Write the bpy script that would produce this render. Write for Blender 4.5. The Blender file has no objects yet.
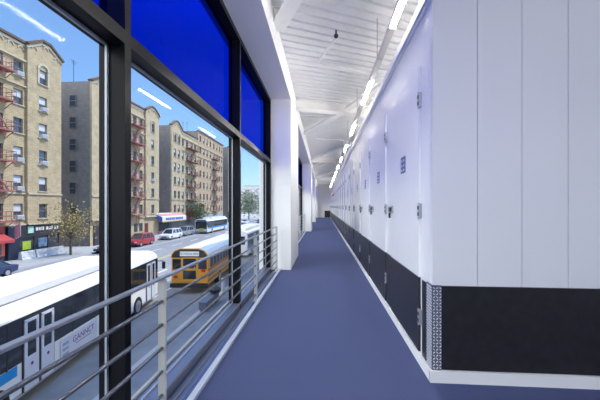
import bpy, math, random
from mathutils import Vector, Matrix
R = random.Random(7)
SC = bpy.context.scene
COL = SC.collection
PI = math.pi
SZ = -4.1            # street level (corridor floor is z = 0)

# ------------------------------------------------------------------ materials
MATS = {}
def lin(r, g, b):
    f = lambda c: (c/255/12.92) if c/255 <= .04045 else ((c/255+.055)/1.055)**2.4
    return (f(r), f(g), f(b), 1)
def mat(name, col, rough=.5, metal=0, var=0.0, scale=20, emit=None, spec=.5, bump=0, coat=0, detail=4):
    """principled material; var = amount of noise variation of the base colour"""
    if name in MATS: return MATS[name]
    m = bpy.data.materials.new(name); m.use_nodes = True
    nt = m.node_tree; b = nt.nodes['Principled BSDF']
    b.inputs['Base Color'].default_value = col
    b.inputs['Roughness'].default_value = rough
    b.inputs['Metallic'].default_value = metal
    b.inputs['Specular IOR Level'].default_value = spec
    b.inputs['Coat Weight'].default_value = coat; b.inputs['Coat Roughness'].default_value = .08
    if emit:
        b.inputs['Emission Color'].default_value = emit[0]; b.inputs['Emission Strength'].default_value = emit[1]
    if var or bump:
        tc = nt.nodes.new('ShaderNodeTexCoord'); n = nt.nodes.new('ShaderNodeTexNoise')
        n.inputs['Scale'].default_value = scale; n.inputs['Detail'].default_value = detail
        nt.links.new(tc.outputs['Object'], n.inputs['Vector'])
        if var:
            r = nt.nodes.new('ShaderNodeValToRGB')
            r.color_ramp.elements[0].position = .3; r.color_ramp.elements[1].position = .7
            r.color_ramp.elements[0].color = tuple(c*(1-var) for c in col[:3])+(1,)
            r.color_ramp.elements[1].color = tuple(min(1, c*(1+var)) for c in col[:3])+(1,)
            nt.links.new(n.outputs['Fac'], r.inputs['Fac']); nt.links.new(r.outputs['Color'], b.inputs['Base Color'])
        if bump:
            bp = nt.nodes.new('ShaderNodeBump'); bp.inputs['Strength'].default_value = bump; bp.inputs['Distance'].default_value = .01
            nt.links.new(n.outputs['Fac'], bp.inputs['Height']); nt.links.new(bp.outputs['Normal'], b.inputs['Normal'])
    MATS[name] = m
    return m
def brick(name, c1, c2, mortar):
    if name in MATS: return MATS[name]
    m = bpy.data.materials.new(name); m.use_nodes = True
    nt = m.node_tree; b = nt.nodes['Principled BSDF']; b.inputs['Roughness'].default_value = .9
    tc = nt.nodes.new('ShaderNodeTexCoord'); sp = nt.nodes.new('ShaderNodeSeparateXYZ'); cb = nt.nodes.new('ShaderNodeCombineXYZ')
    ad = nt.nodes.new('ShaderNodeMath'); ad.operation = 'ADD'
    nt.links.new(tc.outputs['Object'], sp.inputs[0]); nt.links.new(sp.outputs['X'], ad.inputs[0]); nt.links.new(sp.outputs['Y'], ad.inputs[1])
    nt.links.new(ad.outputs[0], cb.inputs['X']); nt.links.new(sp.outputs['Z'], cb.inputs['Y'])
    br = nt.nodes.new('ShaderNodeTexBrick'); br.inputs['Scale'].default_value = 1.0
    br.inputs['Brick Width'].default_value = .42; br.inputs['Row Height'].default_value = .16; br.inputs['Mortar Size'].default_value = .02
    br.inputs['Color1'].default_value = c1; br.inputs['Color2'].default_value = c2; br.inputs['Mortar'].default_value = mortar
    nt.links.new(cb.outputs[0], br.inputs['Vector'])
    n = nt.nodes.new('ShaderNodeTexNoise'); n.inputs['Scale'].default_value = 1.6; n.inputs['Detail'].default_value = 8
    nt.links.new(tc.outputs['Object'], n.inputs['Vector'])
    mp = nt.nodes.new('ShaderNodeMapRange'); mp.inputs['To Min'].default_value = .6; mp.inputs['To Max'].default_value = 1.3
    nt.links.new(n.outputs['Fac'], mp.inputs['Value'])
    mx = nt.nodes.new('ShaderNodeMix'); mx.data_type = 'RGBA'; mx.blend_type = 'MULTIPLY'; mx.inputs['Factor'].default_value = 1
    nt.links.new(br.outputs['Color'], mx.inputs['A']); nt.links.new(mp.outputs['Result'], mx.inputs['B'])
    nt.links.new(mx.outputs['Result'], b.inputs['Base Color'])
    MATS[name] = m
    return m
def glass(name, tint, r0, gain):
    """window pane: tinted see-through mixed with a mirror that grows towards grazing angles"""
    m = bpy.data.materials.new(name); m.use_nodes = True
    nt = m.node_tree; nt.nodes.clear()
    out = nt.nodes.new('ShaderNodeOutputMaterial'); tr = nt.nodes.new('ShaderNodeBsdfTransparent'); gl = nt.nodes.new('ShaderNodeBsdfGlossy')
    tr.inputs['Color'].default_value = tint; gl.inputs['Roughness'].default_value = .0
    lw = nt.nodes.new('ShaderNodeLayerWeight'); lw.inputs['Blend'].default_value = .5
    pw = nt.nodes.new('ShaderNodeMath'); pw.operation = 'POWER'; pw.inputs[1].default_value = 5
    ma = nt.nodes.new('ShaderNodeMath'); ma.operation = 'MULTIPLY_ADD'; ma.inputs[1].default_value = gain; ma.inputs[2].default_value = r0
    mx = nt.nodes.new('ShaderNodeMixShader')
    nt.links.new(lw.outputs['Facing'], pw.inputs[0]); nt.links.new(pw.outputs[0], ma.inputs[0]); nt.links.new(ma.outputs[0], mx.inputs[0])
    nt.links.new(tr.outputs[0], mx.inputs[1]); nt.links.new(gl.outputs[0], mx.inputs[2]); nt.links.new(mx.outputs[0], out.inputs['Surface'])
    MATS[name] = m
    return m

CLEAR = glass('clear_glass', (.95, .965, .97, 1), .0013, .20)
BLUE = glass('blue_glass', (.001, .15, .68, 1), .002, .10)
WHITE = mat('white_paint', (.80, .80, .80, 1), .55)
DOORW = mat('white_steel', (.86, .865, .86, 1), .25, coat=.15, var=.012, scale=2, spec=.5)
PANELW = mat('white_panel', (.76, .77, .80, 1), .38, spec=.5)
KICK = mat('black_kick', (.019, .018, .020, 1), .32, var=.25, scale=14, spec=.5)
FRAME = mat('black_frame', (.008, .008, .010, 1), .3, spec=.08)
ALU = mat('aluminium', (.72, .72, .74, 1), .35, 1)
BEAD = mat('pane_bead', (.34, .37, .42, 1), .4, .3)
GASKET = mat('pale_bead', (.55, .6, .68, 1), .4, .3)
RAILM = mat('rail_steel', (.30, .32, .38, 1), .4, .5)
BARM = mat('bar_steel', (.13, .14, .17, 1), .35, .6)
POSTM = mat('rail_post_paint', (.42, .42, .41, 1), .5)
CARPET = mat('carpet', (.070, .088, .185, 1), 1.0, var=.38, scale=160, spec=.05, bump=.3, detail=2)
SILLM = mat('sill_metal', (.16, .19, .28, 1), .4, .5)
DECK = mat('deck_white', (.78, .79, .80, 1), .6, var=.03, scale=3)
STEELW = mat('steel_white', (.88, .88, .87, 1), .55, var=.03, scale=6)
HOUSING = mat('light_housing', (.50, .50, .52, 1), .45)
LAMP = mat('lamp_tube', (1, 1, 1, 1), .5, emit=((1, .95, .87, 1), 92))
DARK = mat('dark_metal', (.03, .03, .035, 1), .4, .3)
PLATE = mat('diamond_plate', (.20, .22, .28, 1), .35, .7)
LOZ = mat('pale_lozenge', (.80, .81, .84, 1), .45, .3)  # paler than the plate so the raised pattern stands out
NAVY = mat('navy_plate', (.035, .06, .22, 1), .4)
MARK = mat('pale_mark', (.55, .62, .80, 1), .6)
STAINLESS = mat('stainless', (.55, .55, .56, 1), .3, 1)
REDM = mat('red_gloss', (.45, .02, .02, 1), .3)
ENDW = mat('end_wall_paint', (.78, .77, .72, 1), .6)
ASPH = mat('asphalt', (.25, .25, .247, 1), .9, var=.12, scale=1.2)
CONC = mat('concrete', (.36, .36, .35, 1), .9, var=.10, scale=1.5)
KERB = mat('kerb_stone', (.42, .42, .41, 1), .9)
YLINE = mat('yellow_line', (.62, .48, .12, 1), .8)
WLINE = mat('white_line', (.75, .75, .74, 1), .8)

# ------------------------------------------------------------------ mesh builder
class MB:
    def __init__(s): s.v = []; s.f = []; s.m = []
    def quad(s, pts, m=0):
        n = len(s.v); s.v += [tuple(p) for p in pts]; s.f.append(tuple(range(n, n+len(pts)))); s.m.append(m)
    def box(s, x0, x1, y0, y1, z0, z1, m=0):
        n = len(s.v)
        s.v += [(x, y, z) for z in (z0, z1) for y in (y0, y1) for x in (x0, x1)]
        for q in ((0,2,3,1), (4,5,7,6), (0,1,5,4), (2,6,7,3), (0,4,6,2), (1,3,7,5)):
            s.f.append(tuple(n+i for i in q)); s.m.append(m)
        return s
    def bar(s, p, q, w, h, m=0, up=(0,0,1)):
        p, q = Vector(p), Vector(q); d = (q-p).normalized(); u = Vector(up)
        if abs(d.dot(u)) > .98: u = Vector((0,1,0))
        a = d.cross(u).normalized()*(w/2); b = a.cross(d).normalized()*(h/2)
        n = len(s.v)
        for c in (p, q): s.v += [tuple(c-a-b), tuple(c+a-b), tuple(c+a+b), tuple(c-a+b)]
        for f in ((3,2,1,0), (4,5,6,7), (0,1,5,4), (1,2,6,5), (2,3,7,6), (3,0,4,7)):
            s.f.append(tuple(n+i for i in f)); s.m.append(m)
        return s
    def cyl(s, p, q, r, n=12, m=0, r2=None, cap=True):
        p, q = Vector(p), Vector(q); d = (q-p).normalized(); r2 = r if r2 is None else r2
        u = Vector((0,0,1)) if abs(d.z) < .95 else Vector((1,0,0))
        a = d.cross(u).normalized(); b = d.cross(a).normalized(); k = len(s.v)
        for c, rr in ((p, r), (q, r2)):
            for i in range(n):
                t = 2*PI*i/n; s.v.append(tuple(c+a*(rr*math.cos(t))+b*(rr*math.sin(t))))
        for i in range(n):
            j = (i+1) % n; s.f.append((k+i, k+j, k+n+j, k+n+i)); s.m.append(m)
        if cap:
            s.f.append(tuple(k+i for i in reversed(range(n)))); s.m.append(m)
            s.f.append(tuple(k+n+i for i in range(n))); s.m.append(m)
        return s
    def prism(s, poly, axis, a, b, m=0, capm=None):
        """extrude a 2-D polygon; axis 'y': poly=(x,z); axis 'x': poly=(y,z); axis 'z': poly=(x,y)"""
        f = {'y': lambda p, t: (p[0], t, p[1]), 'x': lambda p, t: (t, p[0], p[1]), 'z': lambda p, t: (p[0], p[1], t)}[axis]
        n = len(s.v); k = len(poly)
        s.v += [f(p, a) for p in poly] + [f(p, b) for p in poly]
        for i in range(k):
            j = (i+1) % k; s.f.append((n+i, n+j, n+k+j, n+k+i)); s.m.append(m[i] if isinstance(m, (list, tuple)) else m)
        cm = capm if capm is not None else (m if not isinstance(m, (list, tuple)) else 0)
        s.f.append(tuple(n+i for i in reversed(range(k)))); s.m.append(cm)
        s.f.append(tuple(n+k+i for i in range(k))); s.m.append(cm)
        return s
    def arc(s, x, yc, zc, r0, r1, depth, a0=0, a1=PI, n=8, m=0):
        """half ring standing in the YZ plane, from x to x+depth"""
        for i in range(n):
            t0 = a0+(a1-a0)*i/n; t1 = a0+(a1-a0)*(i+1)/n
            poly = [(yc+r0*math.cos(t0), zc+r0*math.sin(t0)), (yc+r1*math.cos(t0), zc+r1*math.sin(t0)),
                    (yc+r1*math.cos(t1), zc+r1*math.sin(t1)), (yc+r0*math.cos(t1), zc+r0*math.sin(t1))]
            s.prism(poly, 'x', x, x+depth, m)
        return s
    def ball(s, c, r, n=10, k=6, m=0, sc=(1,1,1)):
        o = len(s.v); c = Vector(c)
        for i in range(k+1):
            t = PI*i/k
            for j in range(n):
                p = 2*PI*j/n; s.v.append((c.x+r*sc[0]*math.sin(t)*math.cos(p), c.y+r*sc[1]*math.sin(t)*math.sin(p), c.z+r*sc[2]*math.cos(t)))
        for i in range(k):
            for j in range(n):
                q = (j+1) % n; s.f.append((o+i*n+j, o+(i+1)*n+j, o+(i+1)*n+q, o+i*n+q)); s.m.append(m)
        return s
    def mesh(s, name, mats):
        me = bpy.data.meshes.new(name); me.from_pydata(s.v, [], s.f)
        for mm in (mats if isinstance(mats, (list, tuple)) else [mats]): me.materials.append(mm)
        me.polygons.foreach_set('material_index', s.m)
        me.validate(); 
        import bmesh
        bm = bmesh.new(); bm.from_mesh(me); bmesh.ops.recalc_face_normals(bm, faces=bm.faces); bm.to_mesh(me); bm.free()
        return me
    def build(s, name, mats, parent=None, bevel=0, smooth=False):
        me = s.mesh(name, mats)
        if smooth:
            me.polygons.foreach_set('use_smooth', [True]*len(me.polygons))
        return link(name, me, parent, bevel)
def link(name, data, parent=None, bevel=0):
    o = bpy.data.objects.new(name, data); COL.objects.link(o)
    if parent: o.parent = parent
    if bevel:
        b = o.modifiers.new('bevel', 'BEVEL'); b.width = bevel; b.segments = 2; b.limit_method = 'ANGLE'
    return o
def tag(o, label=None, cat=None, group=None, kind=None):
    if label: o['label'] = label
    if cat: o['category'] = cat
    if group: o['group'] = group
    if kind: o['kind'] = kind
    return o
def struct(o, label, cat): return tag(o, label, cat, None, 'structure')
def empty(name, loc=(0,0,0), rz=0):
    o = bpy.data.objects.new(name, None); COL.objects.link(o); o.location = loc; o.rotation_euler = (0,0,rz); o.empty_display_size = .2
    return o
def copy_tree(o, parent=None):
    c = o.copy(); COL.objects.link(c)
    if parent: c.parent = parent
    for ch in [x for x in ALLCH.get(o.name, [])]: copy_tree(ch, c)
    return c
ALLCH = {}
def index_children(root):
    def walk(o):
        ALLCH[o.name] = [x for x in bpy.data.objects if x.parent == o]
        for x in ALLCH[o.name]: walk(x)
    walk(root)
def box(*a): return MB().box(*a)
def text_obj(name, body, size, m, parent, loc, rot, extrude=.004, width=None):
    cu = bpy.data.curves.new(name, 'FONT'); cu.body = body; cu.size = size; cu.extrude = extrude
    cu.align_x = 'CENTER'; cu.align_y = 'CENTER'; cu.materials.append(m)
    t = bpy.data.objects.new(name, cu); COL.objects.link(t); dg = bpy.context.evaluated_depsgraph_get()
    me = bpy.data.meshes.new_from_object(t.evaluated_get(dg)); bpy.data.objects.remove(t); bpy.data.curves.remove(cu)
    o = link(name, me, parent); o.location = loc; o.rotation_euler = rot
    return o
ORD = ['first','second','third','fourth','fifth','sixth','seventh','eighth','ninth','tenth','eleventh','twelfth','thirteenth','fourteenth',
       'fifteenth','sixteenth','seventeenth','eighteenth','nineteenth','twentieth','twenty-first','twenty-second','twenty-third','twenty-fourth','twenty-fifth']

# ------------------------------------------------------------------ camera
cam = bpy.data.cameras.new('camera'); co = bpy.data.objects.new('camera', cam); COL.objects.link(co)
FPX = 310.0; YAW = math.atan(23/FPX)
co.location = (0, 0, 1.6); co.rotation_euler = (PI/2, 0, YAW)
cam.sensor_width = 36; cam.lens = 36*FPX/600; cam.shift_y = 6/600; cam.clip_end = 2000; cam.clip_start = .05
SC.camera = co

# ------------------------------------------------------------------ room shell
Y_END = 43.2
PIERS = [(7.7, 10.0), (19.45, 21.5), (31.0, 33.0), (42.4, 43.2)]
struct(box(-1.16, 7, -6, Y_END, -.25, 0).build('floor', CARPET), 'blue speckled carpet floor of the long corridor', 'floor')
struct(box(-1.52, -1.16, -6, Y_END, -.25, -.02).build('trim_1', SILLM), 'dark metal sill strip along the foot of the windows', 'window sill')
struct(box(-1.10, -1.045, -6, 7.68, 0, .035).build('baseboard_left', GASKET), 'pale metal edge strip along the left side of the carpet', 'edge strip')
m = MB()
for a, b in ((10.02, 19.43), (21.52, 30.98), (33.02, 42.38)): m.box(-1.10, -1.045, a, b, 0, .035)
struct(m.build('baseboard_far', GASKET), 'pale metal edge strip between the white pillars further down the corridor', 'edge strip')
# ribbed steel deck ceiling, ribs run diagonally (1, .55), rising a little to the right
B = .55
def deck_z(x): return 4.83+.05*x
m = MB(); X0, X1 = -1.5, 7.0; pitch = .245; gw = .048; k = 0
y = -12.0
while y < 44.5:
    def row(ya, yb, dza, dzb):
        m.quad([(X0, ya+B*X0, deck_z(X0)+dza), (X1, ya+B*X1, deck_z(X1)+dza), (X1, yb+B*X1, deck_z(X1)+dzb), (X0, yb+B*X0, deck_z(X0)+dzb)])
    row(y, y+pitch-gw-.02, 0, 0); row(y+pitch-gw-.02, y+pitch-gw, 0, .085); row(y+pitch-gw, y+pitch-.0, .085, .085); row(y+pitch, y+pitch, .085, 0)
    y += pitch
struct(m.build('ceiling', DECK), 'white ribbed steel deck ceiling with narrow diagonal grooves', 'ceiling')
struct(box(-1.62, 8, -6.2, Y_END+.2, 5.32, 5.6).build('roof', CONC), 'flat roof slab over the corridor', 'roof')
struct(box(-1.6, -.8, -6, Y_END, 4.27, 5.32).build('trim_2', WHITE), 'white boxed soffit above the window heads', 'soffit')
for i, (a, b) in enumerate(PIERS):
    struct(box(-1.6, -.8 if i == 0 else -.74, a, b, 0, 4.27).build('pillar', WHITE, bevel=.008),
           ['broad white pillar nearest the camera between the windows', 'second white pillar along the corridor window side',
            'third white pillar along the corridor window side', 'last white pillar against the far end wall'][i], 'pillar')
wall_end = struct(box(-1.6, 8, Y_END, Y_END+.2, 0, 5.32).build('wall_end', ENDW), 'pale end wall closing the far end of the corridor', 'wall')
m = box(-1.6, 8, -6.2, -6, 0, .35); m.box(-1.6, 8, -6.2, -6, 4.3, 5.32); m.box(-1.6, -1.2, -6.2, -6, .35, 4.3); m.box(6.6, 8, -6.2, -6, .35, 4.3)
struct(m.build('wall_back', WHITE), 'white wall behind the camera around an added wide window', 'wall')
bw = struct(empty('window_20', (0, -6.1, 0)), 'wide black framed window added behind the camera for daylight', 'window')  # unseen window added so daylight reaches the storage front wall
for k in range(6): box(-1.2+k*1.56-.03, -1.2+k*1.56+.03, -.06, .06, .35, 4.3).build('mullion', FRAME, bw)
box(-1.2, 6.6, -.06, .06, .35, .42).build('sill_frame', FRAME, bw); box(-1.2, 6.6, -.06, .06, 4.23, 4.3).build('head_frame', FRAME, bw)
box(-1.2, 6.6, -.004, .004, .42, 4.23).build('clear_pane', CLEAR, bw)
struct(box(7, 7.2, -6.0, Y_END, 0, 5.32).build('wall_outer', WHITE), 'white outer wall beyond the storage units', 'wall')
box(.22, .98, Y_END-.03, Y_END, .02, .95).build('kick_panel', KICK, wall_end)

# storage block: side wall along the corridor and front wall facing the camera
WT = 3.66
wall_right = struct(box(1.0, 1.07, 2.99, Y_END, 0, WT).build('wall_right', DOORW), 'long white steel storage unit wall on the right of the corridor', 'wall')
m = MB(); x = 1.0; e = .004
edges = [1.0, 1.395, 1.78, 2.17] + [2.17+.385*i for i in range(1, 13)]
for a, b in zip(edges[:-1], edges[1:]):
    m.prism([(a+e*(a > 1), 2.92), (b-e, 2.92), (b-e, 2.935), (b, 2.935), (b, 2.99), (a, 2.99), (a, 2.935), (a+e*(a > 1), 2.935)] if a > 1 else [(a, 2.92), (b-e, 2.92), (b-e, 2.935), (b, 2.935), (b, 2.99), (a, 2.99)], 'z', 0, WT)
wall_front = struct(m.build('wall_front', PANELW), 'white vertical steel panels of the storage block facing the camera', 'wall')
struct(box(1.07, 7, 2.99, Y_END, WT-.06, WT-.02).build('trim_3', mat('unit_top_grey', (.34, .34, .35, 1), .8)), 'unseen grey top of the storage units, added for light bounce', 'unit top')  # unseen top added for bounce, greyed to dim the light thrown on the deck
struct(box(.968, 1.0, 2.9, Y_END, 0, .095).build('baseboard_right', WHITE), 'white base rail along the foot of the storage unit wall', 'baseboard')
struct(box(.968, 7, 2.885, 2.92, 0, .105).build('baseboard_front', WHITE), 'white base rail along the storage block facing the camera', 'baseboard')
m = box(.975, 1.0, 2.92, Y_END, WT-.09, WT+.01); m.box(.985, 1.0, 2.92, Y_END, WT-.16, WT-.12)
struct(m.build('trim_4', WHITE), 'white top rail along the storage unit wall', 'trim')
tag(box(1.075, 7, 2.905, 2.92, .112, .872).build('kick_panel', KICK, wall_front), 'large black kick panel facing the camera')
box(.992, .999, 3.08, 3.2, .1, .86).build('kick_strip', KICK, wall_right)
m = box(.99, 1.0, 2.912, 3.06, .105, .878); m.box(.99, 1.075, 2.905, 2.915, .105, .878)
def loz(c, u, v, n, flip):
    L, W, H = .0145, .006, .003
    c, u, v, n = map(Vector, (c, u, v, n)); a = (u+v*(1 if flip else -1)).normalized(); b = n.cross(a)
    p = [c+a*L, c+b*W, c-a*L, c-b*W]; t = c+n*H; 
    for i in range(4): m.quad([p[i], p[(i+1) % 4], t+ (p[(i+1) % 4]-c)*.6, t+(p[i]-c)*.6], 1)
    m.quad([t+(q-c)*.6 for q in p], 1)
r = 0; z = .125
while z < .865:
    for i in range(3):
        loz((1.0+.008+i*.028, 2.905, z), (1,0,0), (0,0,1), (0,-1,0), (i+r) % 2)
    for i in range(5): loz((.99, 2.925+i*.028, z), (0,1,0), (0,0,1), (-1,0,0), (i+r) % 2)
    z += .028; r += 1
tag(m.build('corner_guard', [PLATE, LOZ]), 'diamond plate metal guard on the bottom of the storage wall corner', 'corner guard')

# storage doors: one built, then copied down the corridor
D0, DP, DW = 3.25, 1.703, 1.30
door = empty('storage_door', (1.0, D0, 0))
box(-.022, 0, .012, DW, .872, 3.03).build('door_panel', DOORW, door, bevel=.003)
box(-.022, 0, .012, DW, .11, .868).build('kick_plate', KICK, door)
for zz in (.47, 1.55, 2.68):
    h = box(-.030, -.0, -.028, .026, zz-.075, zz+.075); h.cyl((-.028, 0, zz-.085), (-.028, 0, zz+.085), .008, 8); h.box(-.036, -.030, -.016, .018, zz-.05, zz-.015, 1); h.box(-.036, -.030, -.016, .018, zz+.015, zz+.05, 1)
    h.build('hinge', [mat('hinge_grey', (.40, .42, .46, 1), .4, .5), DARK], door)
l = box(-.045, -.022, DW-.16, DW+.06, 1.50, 1.60); l.box(-.06, -.04, DW-.10, DW+.01, 1.52, 1.58, 1)
la = l.build('latch', [STAINLESS, DARK], door)
pd = box(-.065, -.045, DW-.07, DW-.02, 1.43, 1.50, 0); pd.arc(-.06, DW-.045, 1.50, .012, .018, .01, n=6, m=1); pd.build('padlock', [DARK, STAINLESS], la)
npl = box(-.028, -.022, .52, .72, 2.0, 2.2).build('number_plate', NAVY, door)
g = MB()
for (yy, zz) in ((.57, 2.15), (.66, 2.15), (.57, 2.09), (.66, 2.09), (.57, 2.035), (.66, 2.035)): g.box(-.030, -.028, yy-.02, yy+.02, zz-.014, zz+.014)
g.build('plate_marking', MARK, npl)
tag(door, 'nearest white storage door with a black kick plate, beside the diamond plate corner', 'door', 'storage unit doors along the corridor')
index_children(door)
fill = box(.985, 1.0, D0+DW+.025, D0+DP-.04, .11, .868).build('kick_panel', KICK, wall_right)
n = 1
while D0+DP*n+DW+.1 < Y_END:
    o = copy_tree(door); o.location = (1.0, D0+DP*n, 0)
    o['label'] = '%s white storage door along the corridor, counted from the diamond plate corner' % ORD[n]
    f = fill.copy(); COL.objects.link(f); f.location = (0, DP*n, 0)
    n += 1

# alarm on the wall far down
m = box(.92, .985, 28.47, 28.67, 2.5, 2.75); m.cyl((.92, 28.57, 2.62), (.85, 28.57, 2.62), .10, 14)
tag(m.build('fire_alarm', REDM), 'small red fire alarm on the white storage wall far down the corridor', 'fire alarm')

# ------------------------------------------------------------------ windows on the left
GX = -1.43
def bay(n, y0, y1, last):
    w = struct(empty('window_%d' % n, (GX, y0, 0)), 'black framed window bay with a blue glass transom, bay %d from the back' % n, 'window')
    L = y1-y0; xo, xi = -.05, .13      # relative to GX
    def part(nm, mb, mt, **k): return mb.build(nm, mt, w, **k)
    part('mullion', box(xo, xi, 0, .065, -.02, 4.27), FRAME)
    if last: part('mullion', box(xo, xi, L-.065, L, -.02, 4.27), FRAME)
    a, b = .065, (L-.065 if last else L)
    part('transom', box(xo, xi, a, b, 2.67, 2.76), FRAME)
    part('head_frame', box(xo, xi, a, b, 4.19, 4.27), FRAME)
    part('sill_frame', box(xo, xi, a, b, -.02, .07), SILLM)
    m = MB()
    for (p, q) in ((a, a+.02), (b-.02, b)): m.box(.004, .018, p, q, .07, 2.67)
    m.box(.004, .018, a, b, 2.652, 2.67); m.box(.004, .018, a, b, .07, .085)
    part('glazing_bead', m, BEAD)
    part('clear_pane', box(-.004, .004, a+.01, b-.01, .08, 2.66), CLEAR)
    part('blue_pane', box(-.004, .004, a, b, 2.76, 4.19), BLUE)
P = 2.83; n = 1
ys = [1.95-P*2, 1.95-P, 1.95, 1.95+P]
struct(box(-1.6, -1.3, -6, ys[0], 0, 4.27).build('wall_left', WHITE), 'white wall left of the camera, behind the windows', 'wall')
for y0 in ys:
    bay(n, y0, y0+P if n < 4 else 7.68, n == 4); n += 1
for (a, b) in ((10.0, 19.45), (21.5, 31.0), (33.0, 42.4)):
    for k in range(3):
        bay(n, a+(b-a)/3*k+.01*(k == 0), a+(b-a)/3*(k+1)-(.01 if k == 2 else 0), k == 2); n += 1

# ------------------------------------------------------------------ railings
def railing(y0, y1, label, posts):
    r = tag(empty('railing', (-1.13, y0, 0)), label, 'railing', 'steel railings in front of the corridor windows')
    L = y1-y0
    m = MB(); m.box(-.019, .019, 0, L, 1.085, 1.103); m.build('top_rail', RAILM, r, bevel=.004)
    for z in (.11, .27, .435, .60, .765, .93):
        MB().cyl((0, 0, z), (0, L, z), .0115, 12).build('rail_bar', BARM, r, smooth=True)
    for p in posts:
        b = box(-.027, .027, p-y0-.008, p-y0+.008, .012, 1.085); b.box(-.03, .03, p-y0-.05, p-y0+.05, 0, .012)
        b.build('post', POSTM, r)
railing(-3.9, 7.55, 'long steel railing with six bars in front of the nearest windows', [-3.8, -.95, 2.11, 5.15, 7.5])
railing(10.1, 19.4, 'steel railing between the first and second white pillars', [10.2, 12.7, 15.2, 17.5, 19.3])
railing(21.6, 30.95, 'steel railing between the second and third white pillars', [21.7, 24.7, 27.8, 30.85])
railing(33.1, 42.3, 'steel railing before the far end wall of the corridor', [33.2, 36.2, 39.2, 42.2])

# ------------------------------------------------------------------ steel above
def ibeam(p, q, w, h, nm, label):
    p, q = Vector(p), Vector(q); m = MB()
    up = Vector((0,0,1)); t = .018
    m.bar(p+up*(t/2), q+up*(t/2), w, t); m.bar(p+up*(h-t/2), q+up*(h-t/2), w, t); m.bar(p+up*(h/2), q+up*(h/2), .014, h-2*t)
    return struct(m.build(nm, STEELW), label, 'beam')
for i, gy in enumerate((-2.2, 9.25, 20.6, 31.8, 41.6)):
    ya = gy-.75*B*0; x0, x1 = -.79, 6.9
    ibeam((x0, gy+(x0+.79)*B, 4.50), (x1, min(gy+(x1+.79)*B, Y_END-.1), 4.50+.05*(x1-x0)), .30, deck_z(-.8)-4.50-.005, 'beam',
          ['white roof girder crossing above the camera', 'nearest white roof girder ahead, springing from the broad white pillar', 'second white roof girder ahead, by the second pillar',
           'third white roof girder ahead, by the third pillar', 'last white roof girder near the end wall'][i])
def brace(p, q, label):
    m = MB(); p, q = Vector(p), Vector(q); d = (q-p).normalized()
    m.bar(p, q, .25, .02); m.bar(p+Vector((0,0,.07)), q+Vector((0,0,.07)), .02, .14)
    return struct(m.build('brace', STEELW), label, 'brace')
brace((-.79, 5.26, 4.60), (2.4, -1.27, 4.72), 'wide white diagonal brace at the top of the nearest window soffit')
brace((-.79, 12.9, 4.56), (.60, 10.15, 4.60), 'white diagonal brace running from the window side to the nearest girder')
brace((.72, 9.85, 4.60), (3.4, 4.0, 4.78), 'white diagonal brace running towards the camera from the nearest girder')
brace((-.74, 20.2, 4.58), (2.6, 13.5, 4.75), 'white diagonal brace meeting the second girder at the window side')
brace((-.74, 24.2, 4.56), (.2, 22.0, 4.60), 'white diagonal brace just beyond the second girder')
brace((-.74, 31.4, 4.58), (2.6, 24.6, 4.75), 'white diagonal brace meeting the third girder at the window side')

# strip lights
LX, LZ = .94, 4.0
def strip(i):
    c = 3.6+3.18*i; h = 1.59
    t = empty('strip_light', (LX, c, LZ))
    b = box(-.045, .045, -h+.01, h-.01, .035, .085); b.prism([(-.046, .035), (.046, .035), (.046, .055), (-.046, .055)], 'y', -h+.01, h-.01)
    b.build('housing', HOUSING, t)
    box(-.045, .045, -h+.02, -.68, .02, .035).build('blank_cover', HOUSING, t)
    box(-.045, .045, .68, h-.02, .02, .035).build('blank_cover', HOUSING, t)
    MB().prism([(-.031, .035), (-.031, .012), (-.018, 0), (.018, 0), (.031, .012), (.031, .035)], 'y', -.66, .66).build('lamp', LAMP, t)
    MB().cyl((0, -1.3, .085), (0, -1.3, deck_z(LX)-LZ-.01), .004, 6).build('hanger', DARK, t)
    return t
for i in range(-2, 12):
    t = strip(i)
    if i < 0: lab = ['strip light hanging behind the camera', 'strip light hanging above the camera'][i+2]
    else: lab = '%s lit strip light ahead, hanging above the top of the storage wall' % ORD[i]
    tag(t, lab, 'ceiling light', 'strip lights hanging along the storage wall')
# unseen strip lights added over the storage aisles to brighten the ceiling deck
for i, (xx, yy) in enumerate(((5.3, 4.8), (5.3, 8.2), (5.3, 11.6), (5.3, 31.0), (5.3, 36.0), (5.3, 41.0), (3.6, 4.8), (3.6, 8.2), (3.6, 11.6), (3.6, 36.0))):
    t = strip(0); t.location = (xx, yy, LZ)
    tag(t, 'added fill strip light over the storage aisles, %s of ten, hidden by the white wall top' % ORD[i], 'ceiling light', 'added fill lights over the storage aisles')

# conduit with a black drop
m = MB(); zc = 4.70
P1, P2, P3 = (.24, 5.76, zc), (-.09, 6.65, zc), (.98, 7.28, zc)
m.cyl(P1, P2, .026, 10); m.cyl(P2, P3, .026, 10); m.ball(P2, .03)
c = tag(m.build('conduit_pipe', STEELW, smooth=True), 'bent white pipe hung below the ribbed ceiling deck', 'pipe')
d = MB(); d.ball((P1[0], P1[1]-.02, zc+.03), .042); d.cyl((P1[0], P1[1]-.02, zc+.03), (P1[0], P1[1]-.02, deck_z(P1[0])-.005), .015, 8)
d.build('junction_box', DARK, c)
m = MB(); m.cyl((-.30, 14.0, 4.62), (1.0, 14.7, 4.68), .02, 8)
tag(m.build('conduit_pipe', STEELW), 'thin straight white pipe under the deck beyond the nearest girder', 'pipe')

# ------------------------------------------------------------------ our building outside
struct(box(-1.62, -1.5, -6.2, 90, SZ, -.02).build('wall_facade', CONC), 'lower outer wall of our own building below the windows', 'wall')
struct(box(-1.62, -1.3, -6.2, 90, 5.6, 9.6).build('wall_upper', CONC), 'upper outer wall of our own building above the windows', 'wall')
struct(box(-1.62, 8, Y_END+.25, 90, -.02, 5.6).build('wall_beyond', CONC), 'outer wall of our own building beyond the corridor end', 'wall')

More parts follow.
